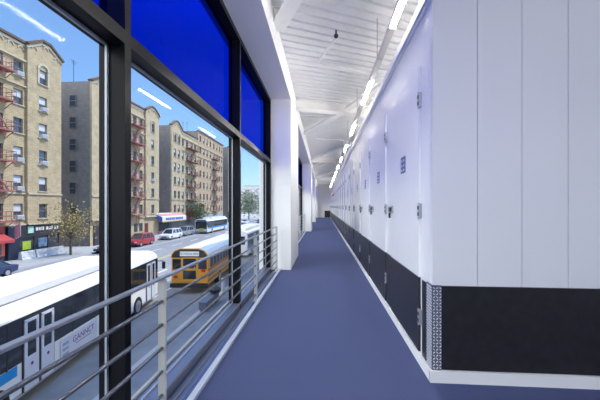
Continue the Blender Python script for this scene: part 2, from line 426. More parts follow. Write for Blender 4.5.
# ------------------------------------------------------------------ street
struct(box(-27.3, -6.6, -40, 420, SZ-.3, SZ).build('road', ASPH), 'grey asphalt avenue running between the sidewalks', 'road')
struct(box(-6.4, -1.62, -40, 420, SZ-.3, SZ+.15).build('sidewalk', mat('shaded_concrete', (.155, .175, .21, 1), .9, var=.12, scale=1.5)), 'concrete sidewalk below our windows', 'sidewalk')  # our building's shade put into this darker, bluer concrete colour
struct(box(-6.6, -6.4, -40, 420, SZ-.3, SZ+.15).build('curb', KERB), 'stone curb of the near sidewalk', 'curb')
struct(box(-60, -27.5, -40, 420, SZ-.3, SZ+.15).build('sidewalk', CONC), 'concrete sidewalk in front of the brick apartment houses', 'sidewalk')
struct(box(-27.5, -27.3, -40, 420, SZ-.3, SZ+.15).build('curb', KERB), 'stone curb of the far sidewalk', 'curb')
struct(box(-400, 400, -200, 1500, SZ-.9, SZ-.35).build('ground', CONC), 'flat city ground all around', 'ground')
m = MB()
for x in (-17.85, -17.55): m.box(x-.06, x+.06, -40, 300, SZ, SZ+.006)
struct(m.build('road_marking', YLINE), 'double yellow centre line on the avenue', 'road marking')
m = MB()
for i in range(-6, 50): m.box(-14.1, -13.98, i*6.0, i*6.0+3, SZ, SZ+.006); m.box(-21.6, -21.48, i*6.0+1, i*6.0+4, SZ, SZ+.006)
m.box(-10.6, -10.5, -40, 300, SZ, SZ+.006); m.box(-24.7, -24.6, -40, 300, SZ, SZ+.006)
struct(m.build('road_marking', WLINE), 'white lane lines on the avenue', 'road marking')

# ------------------------------------------------------------------ apartment houses
FX = -32.0
TAN = brick('brick_tan', (.50, .36, .175, 1), (.40, .285, .14, 1), (.50, .43, .32, 1))
TAN2 = brick('brick_sand', (.52, .39, .205, 1), (.45, .33, .17, 1), (.52, .46, .35, 1))
ORG = brick('brick_orange', (.50, .325, .165, 1), (.45, .29, .15, 1), (.5, .42, .32, 1))
GREYB = brick('brick_grey', (.26, .23, .20, 1), (.23, .20, .18, 1), (.27, .245, .22, 1))
CREAM = mat('cream_stone', (.52, .44, .31, 1), .85, var=.1, scale=3)
TILE = mat('roof_tile', (.13, .085, .06, 1), .85, var=.3, scale=6)
ROOF = mat('roof_tar', (.12, .12, .12, 1), .9)
WGL = mat('window_glass', (.05, .065, .085, 1), .08, spec=.9)
BLIND = mat('window_blind', (.55, .56, .57, 1), .7)
SASH = mat('window_sash', (.22, .21, .19, 1), .6)
RUST = mat('rust_red_iron', (.30, .10, .085, 1), .7)
RUSTD = mat('dark_red_iron', (.17, .055, .045, 1), .7)
AC = mat('ac_white', (.75, .76, .77, 1), .6)
SHOPD = mat('shop_dark', (.045, .045, .05, 1), .3)
SHOPG = mat('shop_glass', (.06, .07, .08, 1), .1, spec=.8)
MINT = mat('mint_sign', (.45, .75, .58, 1), .6)
LIME = mat('lime_poster', (.42, .55, .06, 1), .6)
SIGNW = mat('sign_white', (.78, .78, .76, 1), .6)
SIGNB = mat('sign_blue', (.10, .16, .50, 1), .6)
SIGNR = mat('sign_red', (.50, .03, .03, 1), .6)
ROWS = [1.03+3.02*k for k in range(6)]

def win_mesh(blind):
    m = MB(); w, h = 1.02, 1.62
    m.box(.0, .06, -w/2, w/2, -h/2, -h/2+.07); m.box(0, .06, -w/2, w/2, h/2-.07, h/2); m.box(0, .06, -w/2, w/2, -.035, .035)
    m.box(0, .06, -w/2, -w/2+.07, -h/2, h/2); m.box(0, .06, w/2-.07, w/2, -h/2, h/2)
    m.box(-.01, .015, -w/2+.05, w/2-.05, -h/2+.05, -.0, 1)
    m.box(.0, .03, -w/2+.05, w/2-.05, 0, h/2-.05, 1 if not blind else 2)
    return m.mesh('window', [SASH, WGL, BLIND])
WM = [win_mesh(0), win_mesh(1)]
m = MB(); m.box(-.1, .12, -.66, .66, -.09, 0); SILLMESH = m.mesh('window_sill', [CREAM])
ACM = None

def seg_front(m, y0, y1, xf, cols, rows, zb, zt, wins, w=1.02, h=1.62, dep=.24):
    """wall strip with real openings: grid of quads leaving out each window, plus reveals"""
    yb = sorted({y0, y1, *[c+s*w/2 for c in cols for s in (-1, 1)]})
    zbk = sorted({zb, zt, *[r+s*h/2 for r in rows for s in (-1, 1)]})
    for a, b in zip(yb[:-1], yb[1:]):
        for c, d in zip(zbk[:-1], zbk[1:]):
            cy, cz = (a+b)/2, (c+d)/2
            if any(abs(cy-q) < w/2 for q in cols) and any(abs(cz-r) < h/2 for r in rows):
                x2 = xf-dep
                m.quad([(xf,a,c),(xf,b,c),(x2,b,c),(x2,a,c)]); m.quad([(xf,a,d),(x2,a,d),(x2,b,d),(xf,b,d)])
                m.quad([(xf,a,c),(x2,a,c),(x2,a,d),(xf,a,d)]); m.quad([(xf,b,c),(xf,b,d),(x2,b,d),(x2,b,c)])
                wins.append((x2, cy, cz))
            else:
                m.quad([(xf,a,c),(xf,b,c),(xf,b,d),(xf,a,d)])

def house(label, y0, y1, zt, brickm, pav, midcols, side_y=None, tilem=TILE, zb=-.45, arcade=True, rows=ROWS, sidebrick=GREYB, depth=14):
    """pav = list of (ya, yb, gable height, columns); the rest of the front is flat with midcols"""
    o = tag(empty('apartment_house', (FX, (y0+y1)/2, SZ)), label, 'building', 'brick apartment houses across the avenue')
    off = Vector((-FX, -(y0+y1)/2, -SZ))
    def B(nm, mb, mt, **k):
        mb.v = [tuple(Vector(p)+off) for p in mb.v]
        return mb.build(nm, mt, o, **k)
    wins = []; m = MB()
    cuts = [y0]
    for p in pav: cuts += [p[0], p[1]]
    cuts.append(y1); cuts = sorted(set(cuts))
    for a, b in zip(cuts[:-1], cuts[1:]):
        p = [q for q in pav if abs(q[0]-a) < .01]
        xf = FX+(.3 if p else 0)
        cols = p[0][3] if p else [c for c in midcols if a < c < b]
        seg_front(m, a, b, xf, cols, rows, zb, zt, wins)
        if p:
            m.quad([(FX-.02, a, zb), (xf, a, zb), (xf, a, zt), (FX-.02, a, zt)]); m.quad([(FX-.02, b, zb), (FX-.02, b, zt), (xf, b, zt), (xf, b, zb)])
            g = p[0][2]; md = (a+b)/2
            m.prism([(a, zt), (b, zt), (md+.5, zt+g), (md-.5, zt+g)], 'x', xf-.35, xf)
    for yy in (y0, y1):
        m.quad([(FX, yy, SZ), (FX-depth, yy, SZ), (FX-depth, yy, zt), (FX, yy, zt)], 1)
    m.quad([(FX-depth, y0, SZ), (FX-depth, y1, SZ), (FX-depth, y1, zt), (FX-depth, y0, zt)], 1)
    m.quad([(FX, y0, zt-.6), (FX, y1, zt-.6), (FX-depth, y1, zt-.6), (FX-depth, y0, zt-.6)], 2)
    m.box(FX-.4, FX-.35, y0, y1, SZ, zb, 1)
    B('wall', m, [brickm, sidebrick, ROOF])
    # parapet tiles and blind arcade
    t = MB(); ar = MB()
    for a, b in zip(cuts[:-1], cuts[1:]):
        p = [q for q in pav if abs(q[0]-a) < .01]; xf = FX+(.3 if p else 0)
        if p:
            g = p[0][2]; md = (a+b)/2; pts = [(a-.15, zt), (md-.5, zt+g), (md+.5, zt+g), (b+.15, zt)]
        else: pts = [(a, zt), (b, zt)]
        for (ya, za), (yb, zbb) in zip(pts[:-1], pts[1:]):
            t.bar((xf-.1, ya, za+.1), (xf-.1, yb, zbb+.1), .75, .26)
        if arcade:
            for (ya, za), (yb, zbb) in zip(pts[:-1], pts[1:]):
                k = max(1, int(abs(yb-ya)/.95))
                ar.bar((xf+.06, ya, za-.28), (xf+.06, yb, zbb-.22), .12, .26)
                for i in range(k):
                    f = (i+.5)/k; yc = ya+(yb-ya)*f; zc = za+(zbb-za)*f-.95
                    ar.arc(xf, yc, zc+.22, .24, .36, .10, n=6)
    B('parapet_tiles', t, tilem)
    if arcade: B('blind_arcade', ar, CREAM)
    # ledges
    led = MB(); led2 = MB()
    for a, b in zip(cuts[:-1], cuts[1:]):
        p = [q for q in pav if abs(q[0]-a) < .01]; xf = FX+(.3 if p else 0)
        led.box(xf-.02, xf+.14, a, b, 2.86, 3.02); led.box(xf-.02, xf+.18, a, b, zb, zb+.16)
        if not p: led2.box(xf-.02, xf+.2, a, b, 14.3, 14.42); led2.box(xf-.02, xf+.2, a, b, 17.05, 17.2)
        else:
            for c in p[0][3]:
                led2.arc(xf, c, ROWS[5]+.81, .52, .78, .14, n=8); 
                for s in (-1, 1): led2.box(xf-.02, xf+.1, c+s*.62-.1, c+s*.62+.1, ROWS[5]-.81, ROWS[5]+.81)
    B('ledge', led, CREAM); B('ledge', led2, CREAM)
    for i, (x, yy, zz) in enumerate(wins):
        w = link('window', WM[1 if R.random() < .4 else 0], o); w.location = Vector((x+.02, yy, zz))+off
        s = link('window_sill', SILLMESH, w); s.location = (.24, 0, -.81)
    return o, B
W0 = ROWS
# first house, nearest
h1, B1 = house('nearest tan brick apartment house, gabled end bay beside the grey light court', 18.2, 35.4, 19.0, TAN, [(18.2, 22.6, 1.15, [20.4]), (31.1, 35.4, 1.15, [32.95])], [23.8, 25.4, 28.3, 30.35])
h2, B2 = house('second tan brick apartment house along the avenue, beyond the grey light court', 40.4, 57.9, 18.8, TAN2, [(40.4, 44.8, 1.1, [42.6]), (53.4, 57.9, 1.1, [55.7])], [45.9, 47.5, 50.6, 52.4])
h3, B3 = house('third cream brick apartment house, above the shop with the striped awning sign', 62.9, 77.4, 18.6, TAN2, [(62.9, 67.6, 1.3, [64.4, 66.2])], [68.8, 71, 73.5, 75.6], side_y=1)
h4, B4 = house('taller orange brick apartment house behind the red blade sign', 77.5, 97.2, 20.9, ORG, [], [79, 81.4, 83.8, 86.2, 89, 91.6, 94, 96], arcade=False, rows=ROWS+[19.15])
h5, B5 = house('farthest narrow brick apartment house with a grey side wall', 103.0, 113.5, 21.6, TAN2, [], [104.5, 107.2, 109.8, 112.2], arcade=False, rows=ROWS+[19.15])
# court side-wall windows (face the camera) of the second house
for zz in ROWS:
    w = link('window', WM[0], h2); w.location = (-2.45, 40.4-49.15-.02, zz-SZ); w.rotation_euler = (0, 0, -PI/2); w.scale = (1, 1, 1)

def storefront(h, B, y0, y1, base, sign, pieces):
    """shop front between y0 and y1"""
    m = box(FX-.1, FX+.02, y0, y1, SZ+.15, -.45)
    return B('storefront', m, base)
OFF1 = lambda p: None
storefront(h1, B1, 18.2, 35.4, SHOPG, None, None)
B1('shop_sign', box(FX+.02, FX+.22, 30.4, 35.35, -1.75, -.5), SHOPD)
B1('shop_sign_square', box(FX+.22, FX+.27, 31.2, 31.85, -1.35, -.62), MINT)
m = MB(); yy = 32.1
for wd in (.35, .28, .1, .3, .0, .34, .3, .22, .0, .3, .26):
    if wd: m.box(FX+.22, FX+.26, yy, yy+wd*.8, -1.12, -.72)
    yy += wd+.02 if wd else .18
B1('shop_sign_letters', m, SIGNW)
B1('shop_poster', box(FX+.03, FX+.08, 30.75, 31.7, -3.1, -2.2), LIME)
B1('shop_poster', box(FX+.03, FX+.08, 32.6, 33.7, -3.0, -2.0), mat('poster_blue', (.16, .25, .38, 1), .5))
m = MB()
for y in (30.3, 32.1, 33.8, 35.3): m.box(FX, FX+.12, y-.06, y+.06, SZ+.15, -1.75)
m.box(FX, FX+.12, 30.3, 35.35, SZ+.15, SZ+.55)
B1('shop_frame', m, SHOPD)
B1('red_shopfront', box(FX+.02, FX+.25, 23.6, 28.75, -3.4, -.45), mat('faded_red', (.36, .07, .06, 1), .7, var=.3, scale=2))
m = box(FX+.25, FX+.3, 24, 26.2, -3.2, -1.5); m.box(FX+.25, FX+.3, 26.6, 28.4, -3.2, -1.5); B1('shop_window', m, SHOPG)
m = MB(); m.prism([(FX+.25, -1.15), (FX+1.5, -1.75), (FX+1.5, -2.0), (FX+.25, -1.5)], 'y', 23.6, 28.6); B1('red_awning', m, mat('awning_red', (.42, .05, .05, 1), .7))
B1('dark_pier', box(FX+.02, FX+.35, 29.0, 30.2, SZ+.15, -.45), mat('dark_blue_pier', (.02, .03, .055, 1), .5))
# second house ground floor: door, small windows
B2('ground_wall', box(FX-.1, FX+.02, 40.4, 57.9, SZ+.15, -.45), TAN2)
B2('entrance_door', box(FX+.02, FX+.1, 53.5, 54.5, SZ+.15, -1.5), mat('brown_door', (.12, .035, .02, 1), .5))
for y in (50.4, 51.9): B2('ground_window', box(FX+.02, FX+.08, y, y+.9, -2.8, -1.4), SHOPG)
B2('shop_front', box(FX+.02, FX+.2, 41, 48, SZ+.15, -1.2), SHOPD)
B3('storefront', box(FX-.1, FX+.02, 62.9, 77.4, SZ+.15, -.45), SHOPG)
B4('storefront', box(FX-.1, FX+.02, 77.5, 97.2, SZ+.15, -.45), SHOPG)
B5('storefront', box(FX-.1, FX+.02, 103.0, 113.5, SZ+.15, -.45), SHOPG)
B3('red_shop_sign', box(FX+.02, FX+.3, 68.5, 77.0, -1.5, -.6), mat('shop_sign_red', (.45, .10, .08, 1), .6))
B4('shop_sign', box(FX+.02, FX+.3, 78, 96.5, -1.5, -.6), mat('shop_sign_grey', (.38, .36, .36, 1), .6))
# one-storey shop in the court with a striped awning sign
s = tag(empty('shop', (FX, 60.4, SZ)), 'one-storey shop with a white and blue awning sign between two apartment houses', 'building')
def S(nm, mb, mt): mb.v = [tuple(Vector(p)-Vector((FX, 60.4, SZ))) for p in mb.v]; return mb.build(nm, mt, s)
S('wall', box(FX-8, FX, 57.95, 62.85, SZ+.15, .2), GREYB)
S('shop_window', box(FX, FX+.06, 58.4, 62.6, SZ+.6, -1.6), SHOPG)
S('red_base', box(FX, FX+.12, 58.0, 62.8, SZ+.15, SZ+.75), mat('pink_base', (.45, .18, .15, 1), .7))
aw = S('awning', MB().prism([(FX+.06, .15), (FX+.12, .2), (FX+1.5, -.55), (FX+1.5, -1.35), (FX+1.42, -1.35), (FX+.06, -.6)], 'y', 57.0, 67.2), SIGNW)
m = MB(); yy = 58.2
for wd in (.7, .5, .6, .25, .6, .5, 0, .7, .55, .6, .3, .6): 
    if wd: m.box(FX+1.5, FX+1.53, yy, yy+wd, -1.2, -.7)
    yy += wd+.14
S('awning_letters', m, SIGNB)
m = MB(); m.bar((FX+.85, 57.1, -.12), (FX+.85, 67.1, -.12), .9, .03, up=(.48, 0, .88)); S('awning_stripe', m, mat('awning_pink', (.60, .28, .25, 1), .7))
S('awning_end', MB().prism([(FX+.06, .1), (FX+1.45, -.6), (FX+1.45, -1.35), (FX+.06, -.7)], 'y', 56.9, 57.0), SIGNB)
S('awning_valance', box(FX+1.44, FX+1.5, 57, 67.2, -1.55, -1.35), mat('valance_yellow', (.62, .42, .12, 1), .7))

# fire escapes
def fire_escape(y0, y1, xf, mt, label, levels=(0, 1, 2, 3, 4, 5)):
    f = tag(empty('fire_escape', (xf, (y0+y1)/2, SZ)), label, 'fire escape', 'iron fire escapes on the apartment houses')
    L = (y1-y0)/2; zs = [ROWS[k]-.95-SZ for k in levels]
    for i, z in enumerate(zs):
        p = MB()
        for q in range(6): p.box(.02+q*.18, .02+q*.18+.13, -L, L, z, z+.05)
        p.box(0, 1.1, -L, -L+.06, z-.05, z); p.box(0, 1.1, L-.06, L, z-.05, z); p.box(1.04, 1.1, -L, L, z-.12, z+.05)
        for s in (-1, 1): p.bar((0, s*L*.9, z-.75), (1.0, s*L*.9, z-.02), .05, .05)
        p.build('platform', mt, f)
        r = MB(); 
        for zz in (.5, .95): r.box(1.05, 1.09, -L, L, z+zz-.02, z+zz+.03); r.box(0, 1.09, -L-.01, -L+.03, z+zz-.02, z+zz+.03); r.box(0, 1.09, L-.03, L+.01, z+zz-.02, z+zz+.03)
        k = int(2*L/.45)
        for j in range(k+1): yy = -L+2*L*j/k; r.box(1.055, 1.085, yy-.009, yy+.009, z, z+.95)
        for s in (-1, 1): r.box(.5, .53, s*L-.01, s*L+.01, z, z+.95)
        r.build('railing', mt, f)
        if i+1 < len(zs):
            st = MB(); ya, yb = (-L*.75, L*.55) if i % 2 == 0 else (L*.75, -L*.55)
            for xx in (.25, .75): st.bar((xx, ya, z+.05), (xx, yb, zs[i+1]), .04, .14)
            for q in range(1, 10): t = q/10; st.box(.25, .75, ya+(yb-ya)*t-.08, ya+(yb-ya)*t+.08, z+.05+(zs[i+1]-z)*t-.015, z+.05+(zs[i+1]-z)*t+.015)
            st.build('stair', mt, f)
    la = MB()
    for xx in (.3, .7): la.box(xx-.02, xx+.02, -.02, .02, zs[0]-2.2, zs[0])
    for q in range(7): la.box(.3, .7, -.015, .015, zs[0]-2.1+q*.3, zs[0]-2.07+q*.3)
    la.build('drop_ladder', mt, f)
fire_escape(25.6, 29.15, FX, RUST, 'red iron fire escape on the nearest tan apartment house')
fire_escape(48.9, 52.3, FX, RUST, 'red iron fire escape on the second tan apartment house')
fire_escape(70.2, 76.0, FX, RUSTD, 'dark red iron fire escape on the third cream apartment house')
fire_escape(87.2, 91.2, FX, RUSTD, 'dark iron fire escape on the taller orange apartment house')

# air conditioners in windows
am = MB(); am.box(-.1, .42, -.33, .33, 0, .40); am.box(.42, .44, -.29, .29, .04, .36, 1)
ACM = am.mesh('air_conditioner', [AC, mat('ac_grille', (.35, .36, .37, 1), .6)])
acs = [(30.35, 5, 'sitting in the top window beside the red fire escape'), (30.35, 1, 'in the second-row window beside the red fire escape'),
       (30.35, 2, 'in the third-row window beside the red fire escape'), (32.95, 3, 'in the fourth-row window of the nearest gabled bay'), (32.95, 2, 'in the third-row window of the nearest gabled bay'),
       (32.95, 4, 'in the fifth-row window of the nearest gabled bay'), (30.35, 0, 'in the lowest window beside the red fire escape'),
       (45.9, 1, 'in the second-row window left of the second house fire escape'), (55.7, 2, 'in the third-row window of the second house gabled bay'), (66.2, 3, 'in the fourth-row window of the third house gabled bay')]
for y, k, lab in acs:
    o = link('air_conditioner', ACM); o.location = (FX-.05+(.3 if y in (32.95, 55.7, 66.2) else 0), y, ROWS[k]-.79)
    tag(o, 'white air conditioner '+lab, 'air conditioner', 'window air conditioners on the apartment houses')
# antennas
def antenna(x, y, z0, z1, label):
    m = MB(); m.cyl((x, y, z0), (x, y, z1), .035, 6)
    for i, w in enumerate((.55, .45, .35)): m.bar((x, y-w, z1-.1-i*.2), (x, y+w, z1-.1-i*.2), .03, .03)
    tag(m.build('roof_antenna', DARK), label, 'antenna', 'antennas on the roofs')
antenna(-35.3, 41.5, 18.2, 22.3, 'thin antenna on the roof above the grey light court')
antenna(-34, 73.2, 18.0, 22.2, 'left of the two thin antennas on the third house roof')
antenna(-34, 75.4, 18.0, 22.6, 'right of the two thin antennas on the third house roof')
# red blade sign
b = tag(empty('blade_sign', (FX, 77.2, 1.3)), 'red square sign projecting from the apartment houses above the shops', 'sign')
box(.35, 1.75, -.1, .1, -.8, .8).build('sign_panel', SIGNR, b)
box(.65, 1.45, -.12, .12, -.1, .08).build('sign_bar', SIGNW, b)
m = MB().cyl((0, 0, .5), (.35, 0, .5), .04, 8); m.cyl((0, 0, -.5), (.35, 0, -.5), .04, 8); m.build('bracket', DARK, b)
# flag
f = tag(empty('flag', (FX+.35, 29.3, -.6)), 'pink and white flag hanging by the dark shop pier under the fire escape', 'flag')
MB().cyl((0, 0, 0), (1.1, 0, .5), .025, 8).build('flagpole', SIGNW, f)
m = MB()
for i in range(6):
    y = [0, .07, -.05, .06, -.04, .05, 0]
    x0, x1 = .35+i*.11, .35+(i+1)*.11; zt0, zt1 = x0*.45, x1*.45
    m.quad([(x0, y[i], zt0), (x1, y[i+1], zt1), (x1, y[i+1]*2, zt1-1.35), (x0, y[i]*2, zt0-1.35)], i % 2)
fo = m.build('flag_cloth', [mat('flag_pink', (.55, .22, .24, 1), .8), SIGNW], f); sm = fo.modifiers.new('thickness', 'SOLIDIFY'); sm.thickness = .02
# low white barriers
for i, (a, b_) in enumerate(((29.6, 31.1), (31.25, 34.8))):
    m = MB().prism([(-.3, 0), (.3, 0), (.22, .2), (.12, .82), (-.12, .82), (-.22, .2)], 'y', 0, b_-a)
    o = m.build('barrier', mat('barrier_white', (.60, .60, .58, 1), .8, var=.06, scale=3)); o.location = (FX+1.0, a, SZ+.15)
    tag(o, ['short pale low barrier at the foot of the dark shop pier', 'long pale low barrier in front of the dark shop with the lime poster'][i], 'barrier', 'low barriers on the far sidewalk')

# ------------------------------------------------------------------ trees
BARK = mat('bark', (.10, .075, .055, 1), .9, var=.2, scale=8)
LEAFY = mat('leaf_yellow', (.36, .28, .10, 1), .8, var=.35, scale=1.5); LEAFG = mat('leaf_green', (.13, .20, .09, 1), .8, var=.35, scale=1.2); LEAFD = mat('leaf_deep', (.12, .17, .05, 1), .8, var=.3, scale=1)
def tree(x, y, h, rad, n, leaf, mt, label, seed, trunk=.35, thin=1):
    rr = random.Random(seed)
    t = tag(empty('street_tree', (x, y, SZ+.15)), label, 'tree', 'trees along the far sidewalk')
    m = MB(); m.cyl((0, 0, 0), (0, 0, h*trunk), .13*h/6, 8, r2=.10*h/6); tips = []
    for i in range(11):
        a = i*2.4; L = rad*(.65+.35*rr.random()); z0 = h*trunk*(.8+.2*rr.random()); z1 = h*(trunk+(.97-trunk)*((i+.5)/11))
        L *= 1-.55*((z1/h-trunk)/(1-trunk))
        p0, p1 = Vector((0, 0, z0)), Vector((L*math.cos(a)*.6, L*math.sin(a)*.6, z1)); m.cyl(p0, p1, .05*h/6, 5, r2=.02*h/6); tips.append(p1)
        for j in range(3):
            q = p0.lerp(p1, .55+.2*j)+Vector((rr.uniform(-.5, .5)*rad*.6, rr.uniform(-.5, .5)*rad*.6, rr.uniform(.0, .35))); m.cyl(p0.lerp(p1, .5+.15*j), q, .018*h/6, 4, r2=.008); tips.append(q)
    m.build('trunk', BARK, t)
    f = MB()
    for i in range(n):
        c = rr.choice(tips); s = rad*.30
        p = c+Vector((rr.gauss(0, s), rr.gauss(0, s), rr.gauss(0, s*.6)))
        u = Vector((rr.uniform(-1, 1), rr.uniform(-1, 1), rr.uniform(-.6, .6))).normalized(); w = u.cross(Vector((rr.uniform(-1, 1), rr.uniform(-1, 1), 1))).normalized()
        u *= leaf; w *= leaf*.6; f.quad([p-u, p-w*.8+u*.1, p+u, p+w*.8+u*.1])
    f.build('foliage', mt, t)
tree(-28.6, 33.2, 5.7, 2.8, 1500, .13, LEAFY, 'young yellow-green street tree in front of the grey light court', 3, .36)
tree(-30.0, 72.5, 6.6, 2.8, 1500, .22, LEAFG, 'grey-green street tree behind the oncoming far bus', 5, .35)
tree(-31, 128, 12, 6.5, 1800, .5, LEAFG, 'large soft green tree at the far end of the avenue, left of the pale block', 8, .25)
tree(-27, 150, 11.5, 6, 1500, .55, LEAFG, 'soft green tree beyond the large tree in the far window', 9, .25)
tree(-21.5, 118, 11, 3.2, 1200, .4, LEAFD, 'bright green tree beside the farthest window mullion', 12, .25)
# distant pale block
d = tag(empty('apartment_block', (-62, 300, SZ)), 'distant pale apartment block above the trees in the far window', 'building')
PALE = mat('pale_block', (.62, .59, .58, 1), .9, var=.05, scale=.3)
box(-16, 2, 0, 20, 0, 25).build('wall', PALE, d); box(-20, -16, 3, 20, 0, 23).build('wing', PALE, d); box(-15.8, 2.3, -.3, 20, 25, 26).build('parapet', mat('pale_cap', (.45, .43, .44, 1), .9), d)
for k in range(7):
    m = MB()
    for j in range(6): m.box(-14.2+j*2.7, -12.8+j*2.7, -.1, .1, 2+k*3.2, 3.6+k*3.2)
    m.build('window_row', mat('pale_window', (.42, .42, .45, 1), .5), d)

# ------------------------------------------------------------------ vehicles
RUB = mat('tyre_rubber', (.015, .015, .015, 1), .8); HUB = mat('wheel_hub', (.5, .5, .5, 1), .4, .6); CGL = mat('car_glass', (.025, .035, .05, 1), .06, spec=.9)
LAMPW = mat('headlamp', (.8, .8, .78, 1), .2); LAMPR = mat('tail_lamp', (.5, .02, .02, 1), .3)
def wheel(parent, x, y, r, side, nm='wheel', w=.24):
    o = MB().cyl((-w/2, 0, 0), (w/2, 0, 0), r, 20).build(nm, RUB, parent); o.location = (x, y, r)
    h = MB().cyl((side*w/2-.01*side, 0, 0), (side*(w/2+.015), 0, 0), r*.62, 14).build('hub', HUB, o)
def car(loc, rz, paint, label, suv=False, L=4.6, W=1.82):
    """front towards local -Y"""
    c = tag(empty('car', loc, rz), label, 'car', 'cars on the avenue')
    H = 1.75 if suv else 1.45; bh = 1.02 if suv else .90; hd = 1.0 if suv else .82
    h = L/2
    m = MB(); prof = [(-h, .32), (-h-.02, .6), (-h+.12, hd-.12), (-h+1.1, hd), (-h+1.25, bh), (h-.25 if suv else h-.9, bh), (h-.06, bh-.05), (h, .6), (h-.05, .34), (h-.5, .25), (-h+.5, .25)]
    m.prism([(a, z) for a, z in prof], 'x', -W/2, W/2); body = m.build('body', paint, c, bevel=.07)
    y0, y1, y2, y3 = (-h+1.05, -h+1.75, h-.45, h-.10) if suv else (-h+1.25, -h+2.0, h-1.35, h-.65)
    g = MB(); wb, wt = W/2-.05, W/2-.26
    lo = [(-wb, y0, bh-.02), (wb, y0, bh-.02), (wb, y3, bh-.02), (-wb, y3, bh-.02)]; hi = [(-wt, y1, H-.06), (wt, y1, H-.06), (wt, y2, H-.06), (-wt, y2, H-.06)]
    for i in range(4): j = (i+1) % 4; g.quad([lo[i], lo[j], hi[j], hi[i]])
    g.quad(hi); g.quad(lo[::-1]); g.build('windows', CGL, c)
    r = MB(); r.prism([(-wt-.02, H-.07), (wt+.02, H-.07), (wt-.06, H), (-wt+.06, H)], 'y', y1-.04, y2+.04)
    for i in range(4): r.bar(lo[i], hi[i], .09, .09)
    for sx in (-1, 1):
        for f in (.36, .70): r.bar((sx*wb, y0+(y3-y0)*f, bh), (sx*wt, y1+(y2-y1)*f, H-.05), .08, .05)
    r.build('roof', paint, c)
    for sx in (-1, 1):
        for yy in (-h+.85, h-.95): wheel(c, sx*(W/2-.10), yy, .34 if suv else .31, sx)
        box(sx*(W/2-.28)-.18, sx*(W/2-.28)+.18, -h-.05, -h+.1, .58, .74).build('headlight', LAMPW, c)
        box(sx*(W/2-.22)-.16, sx*(W/2-.22)+.16, h-.08, h+.03, .62, .82).build('tail_light', LAMPR, c)
        box(sx*(W/2+.08)-.09, sx*(W/2+.08)+.09, y0+.25, y0+.37, bh+.0, bh+.14).build('wing_mirror', paint, c)
    box(-.45, .45, -h-.04, -h+.05, .42, .62).build('grille', SHOPD, c)
    return c
PW = mat('paint_white', (.78, .78, .78, 1), .3, coat=.5); PR = mat('paint_red', (.42, .02, .03, 1), .3, coat=.5); PB = mat('paint_dark_blue', (.025, .045, .11, 1), .3, coat=.5); PS = mat('paint_silver', (.42, .44, .46, 1), .3, .4, coat=.5); PK = mat('paint_black', (.02, .02, .025, 1), .3, coat=.5)
car((-26.35, 21.9, SZ), 0, PB, 'dark blue parked car at the far curb, above the white car at the window edge')
car((-21.6, 17.2, SZ), 0, PW, 'white car in the far lane, behind the roof of the near city bus')
car((-26.35, 37.2, SZ), 0, PB, 'dark parked car near the yellow-green tree, partly hidden by the window mullion')
car((-26.35, 43.1, SZ), 0, PR, 'red sport utility car parked at the far curb', suv=True, L=4.5)
car((-26.35, 52.2, SZ), 0, PW, 'white sport utility car parked beyond the red car', suv=True, L=4.9)
car((-26.7, 58.4, SZ), 0, PS, 'silver car parked between the white car and the far bus', suv=True, L=4.4)
for i, (x, y, p, s, lab) in enumerate(((-14.5, 78, PS, False, 'silver car in the far traffic, nearest of it'), (-15.5, 92, PW, True, 'white sport utility car in the far traffic'), (-20, 98, PK, False, 'black car in the oncoming far traffic'),
        (-12, 108, PS, True, 'silver sport utility car far down the near lane'), (-19.5, 118, PR, False, 'red car in the oncoming far traffic'), (-24.5, 96, PW, False, 'white car parked far down the opposite curb'), (-14.5, 128, PW, False, 'white car at the far end of the traffic'))):
    car((x, y, SZ), PI if x > -17 else 0, p, lab, suv=s)

